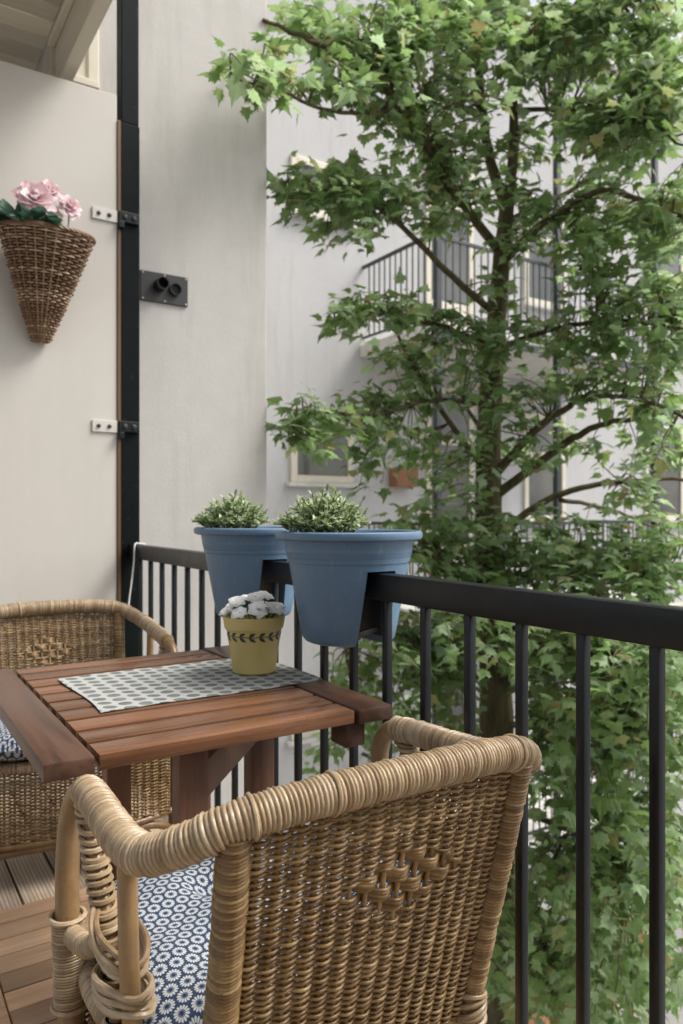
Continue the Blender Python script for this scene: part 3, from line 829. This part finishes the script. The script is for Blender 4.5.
opening(9.75, 10.65, -3.05, -.95, 'door', 'orange', rail_z=-1.6)

BX0, BX1, BY = 5.40, 9.40, 6.5
names = {3.26: 'upper steel balcony on the block opposite, railing seen through the crown', .0: 'middle steel balcony opposite, level with the handrail', -2.95: 'lower steel balcony opposite, its pale slab seen between the balusters'}
for Z, lab in names.items():
    r = empty('steel_balcony', lab, 'balcony', (BX0, BY, Z), 0, 'steel balconies on the block opposite')
    def B(name, m, mat, bev=.003):
        o = m.build(name, M[mat], r, smooth=False, bevel=bev); o.location = (-BX0, -BY, -Z)
    m = MB(); m.box((BX0-.05, BY-.06, Z-.15), (BX1+.05, YF-.004, Z)); B('slab', m, 'slab', .008)
    m = MB(); m.box((BX0-.052, BY-.075, Z-.155), (BX1+.052, BY-.061, Z-.06)); B('edge_channel', m, 'steel')
    m = MB(); m.beam((BX0, BY, Z+1.0), (BX1, BY, Z+1.0), .04, .04); m.beam((BX0, BY+.021, Z+1.0), (BX0, YF-.005, Z+1.0), .04, .038); m.beam((BX1, BY+.021, Z+1.0), (BX1, YF-.005, Z+1.0), .04, .038)
    m.beam((BX0, BY, Z+.10), (BX1, BY, Z+.10), .03, .03); m.beam((BX0, BY+.016, Z+.10), (BX0, YF-.005, Z+.10), .03, .028); m.beam((BX1, BY+.016, Z+.10), (BX1, YF-.005, Z+.10), .03, .028)
    B('handrail', m, 'steel')
    xs = [(BX0 + .11*k, BY) for k in range(1, int((BX1-BX0)/.11)+1)] + [(BX0, BY+.11*k) for k in range(1, 12)] + [(BX1, BY+.11*k) for k in range(1, 12)]
    for x_, y_ in xs:
        m = MB(); m.beam((x_, y_, Z+.115), (x_, y_, Z+.98), .014, .014, up=(0,1,0)); B('baluster', m, 'steel', 0)
for k, (x_, lab) in enumerate(((BX0, 'dark steel column at the left corner of the balconies opposite'), (7.35, 'dark steel column at the middle of the balconies opposite'), (BX1-.05, 'dark steel column at the right end of the balconies opposite'))):
    m = MB(); m.box((x_-.036, BY-.15, -6), (x_+.036, BY-.078, 7.4)); m.box((x_-.10, BY-.20, -6), (x_+.10, BY-.028, -5.985))
    tag(m.build('steel_column', M['steel'], smooth=False, bevel=.003), lab, 'column', 'steel columns of the balconies opposite')

# small things on and by the balconies
m = MB(); m.lathe([(.0,0),(.12,0),(.135,.02),(.165,.28),(.175,.285),(.175,.31),(.16,.31),(.15,.26),(0,.26)], 24, (5.68, 6.95, 3.26)); tag(m.build('bucket', M['steel'], sharp=30), 'dark round tub on the upper balcony floor opposite', 'tub')
m = MB(); c0 = at(400, 478, 9.75); cx, cz = 5.98, 1.47
m.box((cx-.17, YF-.20, cz), (cx+.17, YF-.004, cz+.02)); m.box((cx-.17, YF-.20, cz+.02), (cx+.17, YF-.185, cz+.25)); m.box((cx-.17, YF-.184, cz+.02), (cx-.155, YF-.004, cz+.25)); m.box((cx+.155, YF-.184, cz+.02), (cx+.17, YF-.004, cz+.25)); m.box((cx-.154, YF-.184, cz+.19), (cx+.154, YF-.004, cz+.20))
tag(m.build('wall_planter', M['terracotta'], smooth=False, bevel=.004), 'terracotta coloured box hung on the grey wall beside the left steel column', 'planter box')
gc = empty('garden_chair', 'blue folding garden chair on the middle balcony opposite', 'chair', (8.3, 7.0, 0), .4)
m = MB()
for k in range(4): m.box((-.2, -.2+k*.1, .44), (.2, -.12+k*.1, .455))
m.build('seat', M['bluepaint'], gc, smooth=False, bevel=.003)
m = MB()
for k in range(4): m.box((-.2, .20, .55+k*.095), (.2, .215, .62+k*.095))
m.build('backrest', M['bluepaint'], gc, smooth=False, bevel=.003)
for sx in (-1, 1):
    m = MB(); m.beam((sx*.215, -.2, 0), (sx*.215, .23, .92), .025, .03); m.build('leg', M['bluepaint'], gc, smooth=False, bevel=.003)
    m = MB(); m.beam((sx*.235, .2, 0), (sx*.235, -.2, .45), .012, .03); m.build('leg', M['bluepaint'], gc, smooth=False, bevel=.003)
for k, (x_, lab) in enumerate(((4.62, 'small white wall sign with dark marks, left one of two under the table edge'), (4.98, 'small white wall sign with dark marks, right one of two under the table edge'))):
    m = MB(); m.box((x_, YF-.016, -1.72), (x_+.29, YF-.004, -1.48)); o = m.build('wall_sign', M['white'], smooth=False, bevel=.003); tag(o, lab, 'sign', 'small wall signs opposite')
    m = MB()
    for q in range(4): m.box((x_+.04+q*.055, YF-.019, -1.68), (x_+.078+q*.055, YF-.0165, -1.63))
    m.box((x_+.04, YF-.019, -1.60), (x_+.25, YF-.0165, -1.592))
    m.build('lettering', M['steel'], o, smooth=False)
fe = empty('timber_fence', 'orange boarded timber fence at the foot of the block opposite', 'fence', (8.6, 7.1, -6))
for k in range(22):
    m = MB(); x_ = -1.6 + k*.145; m.box((x_, -.012, .02), (x_+.135, .012, 1.02 - .03*(k % 2))); m.build('board', M['orange'], fe, smooth=False, bevel=.004)
for z in (.25, .75):
    m = MB(); m.box((-1.6, .0125, z), (1.59, .05, z+.09)); m.build('cross_rail', M['orange'], fe, smooth=False)

# ------------------------------------------------------------------ maple tree
tree = empty('maple_tree', 'tall maple growing in the courtyard close beyond the railing', 'tree', (3.76, 3.88, -6))
TR = MB(); limbs_pts = []
def limb(pts, r0, r1, sides=8):
    W = [at(*p) if len(p) == 3 else np.array(p[:3]) for p in pts]
    P = smooth_path(W, 6); n = len(P)
    P = P + RNG.normal(0, .006, P.shape)*np.linspace(.2, 1, n)[:, None]
    R = np.linspace(0, 1, n)**.8*(r1-r0) + r0
    TR.tube(P, R, sides); limbs_pts.append(P)
b0 = at(498, 760, 5.3)
TR_pts = [(b0[0]-.08, b0[1]+.05, -6.05), (b0[0]-.05, b0[1], -4), (b0[0], b0[1], -2)] 
W = [np.array(p) for p in TR_pts] + [at(*p) for p in ((497,760,5.3),(494,640,5.3),(489,520,5.3),(489,430,5.3),(495,340,5.3),(502,255,5.3),(508,195,5.28))]
P = smooth_path(W, 8); n = len(P); R = np.interp(np.linspace(0,1,n), [0,.06,.3,.55,.8,1], [.24,.15,.125,.098,.070,.048])
R = R*(1+RNG.normal(0,.03,n)); TR.tube(P, R, 16); limbs_pts.append(P[len(P)//3:])
L = [
 ([(506,205,5.28),(488,150,5.25),(478,60,5.2),(462,-80,5.1)], .045,.02), ([(508,200,5.28),(514,140,5.3),(512,60,5.3),(520,-90,5.35)], .045,.02),
 ([(491,480,5.3),(528,437,5.05),(560,412,4.9),(590,398,4.7),(640,400,4.5),(690,420,4.3)], .034,.010),
 ([(489,500,5.3),(530,470,5.2),(568,441,5.1),(600,425,5.0),(645,416,4.9),(700,410,4.8)], .038,.012),
 ([(492,545,5.3),(530,510,5.3),(580,488,5.3),(640,480,5.3),(700,478,5.3)], .034,.012),
 ([(560,500,5.3),(605,508,5.6),(650,525,5.8),(700,548,6.0)], .018,.008),
 ([(489,475,5.3),(455,430,5.2),(430,392,5.1),(405,350,5.0),(385,300,4.9)], .026,.008),
 ([(489,440,5.3),(466,405,5.4),(459,368,5.5),(450,320,5.6)], .02,.007),
 ([(500,265,5.3),(545,222,5.1),(600,191,4.8),(640,200,4.6),(700,224,4.4)], .036,.010),
 ([(506,222,5.3),(555,200,5.5),(620,160,5.7),(690,130,5.9)], .028,.009),
 ([(502,255,5.3),(450,185,5.0),(405,112,4.7),(360,68,4.4),(320,45,4.2),(262,20,4.0)], .036,.010),
 ([(496,315,5.3),(445,270,5.0),(395,220,4.7),(340,190,4.5),(290,200,4.3)], .028,.007),
 ([(492,345,5.3),(435,325,5.0),(380,312,4.7),(335,320,4.5)], .022,.006),
 ([(489,405,5.3),(430,400,4.9),(375,415,4.6),(320,412,4.35),(278,430,4.2)], .020,.005),
 ([(400,110,4.65),(340,112,4.2),(280,92,3.8),(232,80,3.5)], .016,.005),
 ([(480,70,5.2),(425,20,5.0),(360,-10,4.8)], .022,.008), ([(513,70,5.3),(580,25,5.1),(660,-10,4.9)], .022,.008),
 ([(512,110,5.3),(570,110,5.0),(640,120,4.7),(690,150,4.5)], .02,.007), ([(485,120,5.25),(440,100,5.5),(390,90,5.7)], .018,.007),
 ([(494,640,5.3),(560,612,5.0),(630,632,4.7),(700,650,4.5)], .03,.01), ([(494,690,5.3),(430,648,5.1),(380,630,5.0),(345,650,4.9)], .022,.007),
 ([(497,725,5.3),(560,722,5.0),(630,700,4.8),(700,705,4.6)], .026,.01), ([(498,800,5.3),(570,830,5.0),(640,850,4.8),(700,840,4.6)], .028,.01),
 ([(498,850,5.3),(430,880,5.0),(380,850,4.9)], .024,.008), ([(498,900,5.3),(560,950,5.1),(640,970,4.9),(700,990,4.7)], .028,.01),
 ([(496,760,5.3),(440,750,5.5),(390,730,5.6),(345,725,5.7)], .02,.006), ([(494,620,5.3),(440,570,5.0),(400,540,4.8)], .02,.007),
 ([(490,560,5.3),(560,560,5.0),(640,570,4.7),(700,580,4.5)], .022,.008), ([(494,350,5.3),(550,330,5.0),(620,320,4.7),(690,330,4.5)], .026,.008),
]
for p, r0, r1 in L: limb(p, r0, r1)
ALLP = np.concatenate(limbs_pts)
# a maple leaf: five lobes, base at the origin, along +y
lobe = [(0,0),(.10,.02),(.34,-.06),(.30,.10),(.56,.22),(.40,.30),(.46,.46),(.24,.42),(.20,.60),(.10,.70),(0,1.0)]
ML = np.array([(x, y, -.10*y*y - .10*abs(x)) for x, y in lobe] + [(-x, y, -.10*y*y - .10*abs(x)) for x, y in lobe[-2:0:-1]])
# two halves folded on the midrib
nL = len(lobe); MLF = [tuple(range(nL))[::1], tuple([0] + list(range(nL-1, len(ML))))]
MLF = [tuple(reversed(MLF[0])), tuple(reversed(MLF[1]))]
MLS = []
for k in range(8):                                        # curled, narrow and broad leaves
    V_ = ML.copy(); V_[:, 0] *= random.uniform(.62, 1.08); q_ = V_[:, 1].copy()
    V_[:, 2] += -random.uniform(.0, .34)*q_**2 - random.uniform(-.1, .5)*np.abs(V_[:, 0])**1.3 + random.uniform(-.12,.12)*V_[:, 0]
    V_[1:, 0] += RNG.normal(0, .018, len(V_)-1); V_[1:, 1] += RNG.normal(0, .022, len(V_)-1); V_[:, 0] += random.uniform(-.12,.12)*q_**2
    MLS.append(V_)
LV = MB()
def cluster(px, py, d, rx, ry, n, rd=.40, size=.100):
    per = 9; n = int(n*(1.45 if py < 560 else 1.75))
    c = at(px, py, d)
    for k in range(max(1, int(n/per))):
        a = random.uniform(0, 2*PI); r = math.sqrt(random.random())
        e = at(px + rx*r*math.cos(a), py + ry*r*math.sin(a), d + random.uniform(-rd, rd))
        j = np.argmin(((ALLP - (.65*c+.35*e))**2).sum(1)); b_ = ALLP[j]
        if np.linalg.norm(b_-e) > 1.0: b_ = e + (b_-e)/np.linalg.norm(b_-e)*.55
        mid = (b_+e)/2 + np.array((0,0,.05)) + RNG.normal(0,.04,3)
        P = smooth_path([b_, mid, e], 4); TR.tube(P, np.linspace(.0055, .002, len(P)), 4, caps=False)
        od = e - b_; od[2] *= .3; od /= max(np.linalg.norm(od), 1e-6)
        for q in range(per):
            t = random.uniform(.45, 1.0); p = P[min(len(P)-1, int(t*len(P)))]
            dirv = od*.6 + RNG.normal(0, .75, 3); dirv[2] = dirv[2]*.40 - .22
            up = np.array((RNG.normal(0,.38), RNG.normal(0,.38), 1.0))
            base = p + dirv/np.linalg.norm(dirv)*.035 + RNG.normal(0,.035,3)
            place(LV, random.choice(MLS), MLF, base, dirv, up, size*random.uniform(.5, 1.25))
C = [
 # the top of the crown
 (318,14,4.4,45,22,110),(380,36,4.5,50,34,190),(440,45,4.8,48,40,200),(498,30,5.2,45,45,170),(560,28,5.2,48,40,210),(625,30,5.0,48,42,230),(672,62,4.8,38,40,170),
 (600,72,5.4,40,22,100),(540,78,5.5,36,26,100),(420,-25,4.8,120,30,160),(600,-25,5,120,30,160),
 (255,66,3.55,32,24,70),(300,92,3.9,34,20,50),(345,80,4.2,36,24,80),(390,108,4.6,36,30,110),
 (440,120,5.0,40,36,150),(475,165,5.1,36,38,110),(530,150,5.3,30,30,70),(585,125,5.1,40,34,140),(640,140,4.8,46,36,210),(675,190,4.6,26,34,80),(600,175,5.4,40,18,80),
 # middle
 (330,192,4.5,46,30,160),(385,205,4.7,44,34,170),(296,205,4.35,22,20,40),(425,195,4.9,30,30,80),(450,232,5.0,34,12,30),(350,232,4.5,40,16,60),
 (385,318,4.7,46,22,130),(345,320,4.5,20,18,36),(420,312,4.9,40,16,60),(520,240,5.1,38,20,80),(585,265,5.0,34,30,100),(620,265,4.7,46,38,210),(668,280,4.5,30,46,140),
 (500,330,4.9,34,26,90),(555,345,4.9,46,22,90),(610,340,4.7,44,24,100),(662,350,4.6,34,34,130),(595,225,5.0,50,22,110),(655,235,4.6,34,22,80),
 (460,355,5.0,50,26,120),(400,372,4.9,38,24,90),(375,398,4.6,30,18,60),(430,400,5.0,36,20,60),(310,425,4.3,36,26,95),(340,440,4.4,20,18,34),(300,455,4.3,22,16,34),
 (385,440,4.7,30,20,50),(365,475,4.8,24,24,44),(415,460,5.0,40,26,76),(530,395,5.0,40,26,76),(590,380,4.9,46,26,100),(650,400,4.6,36,30,110),(670,445,4.6,24,24,56),
 (570,450,5.2,44,26,60),(625,455,5.1,40,24,60),(520,450,5.2,26,30,46),(450,490,5.1,40,30,90),
 (410,530,4.8,24,36,80),(450,545,5.0,40,34,150),(510,550,5.1,46,34,150),(575,530,5.0,40,30,120),(560,570,4.9,44,26,120),(625,560,4.8,44,34,170),(668,545,4.6,26,44,110),(640,505,5.0,40,20,70),
 (495,285,4.9,26,22,30),(488,365,4.9,30,24,60),(500,430,4.9,34,26,50),(480,470,4.9,30,20,40),(490,540,4.9,30,30,80),(495,600,4.9,30,20,60),(480,80,4.8,40,40,120),(520,190,4.9,30,30,80),
 (560,50,4.9,60,36,150),(650,95,4.6,40,40,150),(600,130,4.7,50,30,130),(540,20,4.8,60,26,160),(430,20,4.6,60,24,130),(360,60,4.4,40,26,90),(420,160,4.7,40,30,90),(460,205,4.8,36,20,60),(620,215,4.5,50,24,60),(640,310,4.5,44,36,60),(620,365,4.6,50,26,40),(590,600,4.6,60,30,150),(655,610,4.5,34,36,120),(520,585,4.8,44,24,90),(440,590,4.8,40,22,80),
 (560,660,4.6,60,40,150),(640,690,4.5,50,40,140),(590,750,4.7,60,30,120),(575,900,4.8,60,40,120),(640,830,4.6,40,34,100),(550,985,4.8,60,34,120),(410,690,4.9,50,40,90),(470,720,4.9,20,30,30),
(420,640,4.3,40,26,60),(545,640,4.1,50,36,120),(620,650,3.9,46,40,130),(665,690,3.8,30,50,90),(575,720,4.1,50,36,120),(640,760,3.9,44,40,110),(545,800,4.3,30,30,60),(600,830,4.1,50,36,110),(655,860,3.9,34,40,80),
 (550,900,4.3,40,36,90),(610,920,4.1,50,40,120),(545,970,4.3,40,40,100),(600,1000,4.1,50,34,110),(660,960,4.0,26,40,60),(510,950,4.6,30,40,60),(400,720,4.7,40,40,50),(350,740,5.0,30,30,40),(480,640,4.3,34,26,60),
 # below the handrail
 (400,645,5.0,34,32,120),(440,660,5.0,36,40,150),(470,630,5.1,36,28,110),(350,665,4.9,26,24,40),(345,715,5.6,34,26,44),(395,700,5.4,34,34,70),(325,755,5.7,26,22,30),
 (545,650,5.0,42,40,190),(605,655,4.7,44,40,210),(660,670,4.5,34,44,180),(560,715,5.0,40,34,140),(620,730,4.7,44,36,170),(668,750,4.5,26,44,110),
 (530,770,5.1,26,30,60),(590,790,4.9,30,34,90),(640,800,4.7,36,34,110),(560,875,5.1,36,30,80),(610,860,4.9,40,36,140),(655,880,4.7,32,34,80),
 (530,930,5.1,30,40,100),(575,960,5.0,40,40,120),(630,965,4.9,40,40,120),(672,985,4.7,20,34,50),(520,1000,5.2,40,34,120),(600,1010,5.0,60,30,110),
 (440,760,5.3,50,40,120),(400,800,5.1,50,40,110),(460,870,5.2,50,50,140),(330,830,5.3,50,50,90),
]
for c_ in C: cluster(*c_)
# the far side of the crown, half hidden
for k in range(60):
    a = random.uniform(0, 2*PI); z = random.uniform(-2.5, 6.5); r = random.uniform(.8, 2.1)
    c = np.array((4.0+r*abs(math.cos(a))*1.0, 4.3+r*math.sin(a)*.5, z))
    dd = FX*c[0]+FY*c[1]; u = FY*c[0]-FX*c[1]; pxx = 341.5+F*u/dd; pyy = 512-F*(c[2]-CAM_H)/dd
    if pxx < 700 and -20 < pyy < 1040: continue
    cluster(pxx, pyy, dd, 50, 34, 60)
tk = TR.build('trunk', M['bark'], tree, sharp=180); tk.location = (-3.76,-3.88,6)
cr = LV.build('crown', M['maple'], tree, smooth=False); cr.location = (-3.76,-3.88,6)

# ------------------------------------------------------------------ light
wd = bpy.data.worlds.new('World'); scene.world = wd; wd.use_nodes = True
nt = wd.node_tree; nt.nodes.clear()
out = nt.nodes.new('ShaderNodeOutputWorld'); bg = nt.nodes.new('ShaderNodeBackground'); sky = nt.nodes.new('ShaderNodeTexSky')
SUN_EL, SUN_AZ = 52, 118        # azimuth from +Y towards +X
sky.sky_type = 'NISHITA'; sky.sun_disc = False; sky.sun_elevation = math.radians(SUN_EL); sky.sun_rotation = math.radians(SUN_AZ)
sky.air_density = 1.0; sky.dust_density = 4.0; sky.ozone_density = 1.0
hs = nt.nodes.new('ShaderNodeHueSaturation'); hs.inputs['Saturation'].default_value = .26
nt.links.new(sky.outputs[0], hs.inputs['Color']); nt.links.new(hs.outputs[0], bg.inputs[0]); nt.links.new(bg.outputs[0], out.inputs[0])
bg.inputs[1].default_value = .14
sl = bpy.data.lights.new('sun', 'SUN'); sl.energy = 2.6; sl.angle = math.radians(26); sl.color = (1,.96,.9)
so = bpy.data.objects.new('sun', sl); col.objects.link(so)
az, el = math.radians(SUN_AZ), math.radians(SUN_EL)
dv = Vector((math.sin(az)*math.cos(el), math.cos(az)*math.cos(el), math.sin(el)))
so.rotation_euler = dv.to_track_quat('Z', 'Y').to_euler()

# ------------------------------------------------------------------ camera
cam = bpy.data.cameras.new('camera'); co = bpy.data.objects.new('camera', cam); col.objects.link(co)
cam.sensor_fit = 'VERTICAL'; cam.sensor_height = 36; cam.sensor_width = 24; cam.lens = F/1024*36
cam.clip_start = .05; cam.clip_end = 300
co.location = (0, 0, CAM_H); co.rotation_euler = (PI/2, 0, -math.atan2(FX, FY))
cam.dof.use_dof = True; cam.dof.focus_distance = 1.3; cam.dof.aperture_fstop = 5.0
scene.camera = co
vs = scene.view_settings; vs.view_transform = 'Standard'; vs.look = 'None'; vs.gamma = 1; vs.use_curve_mapping = False; vs.exposure = .75
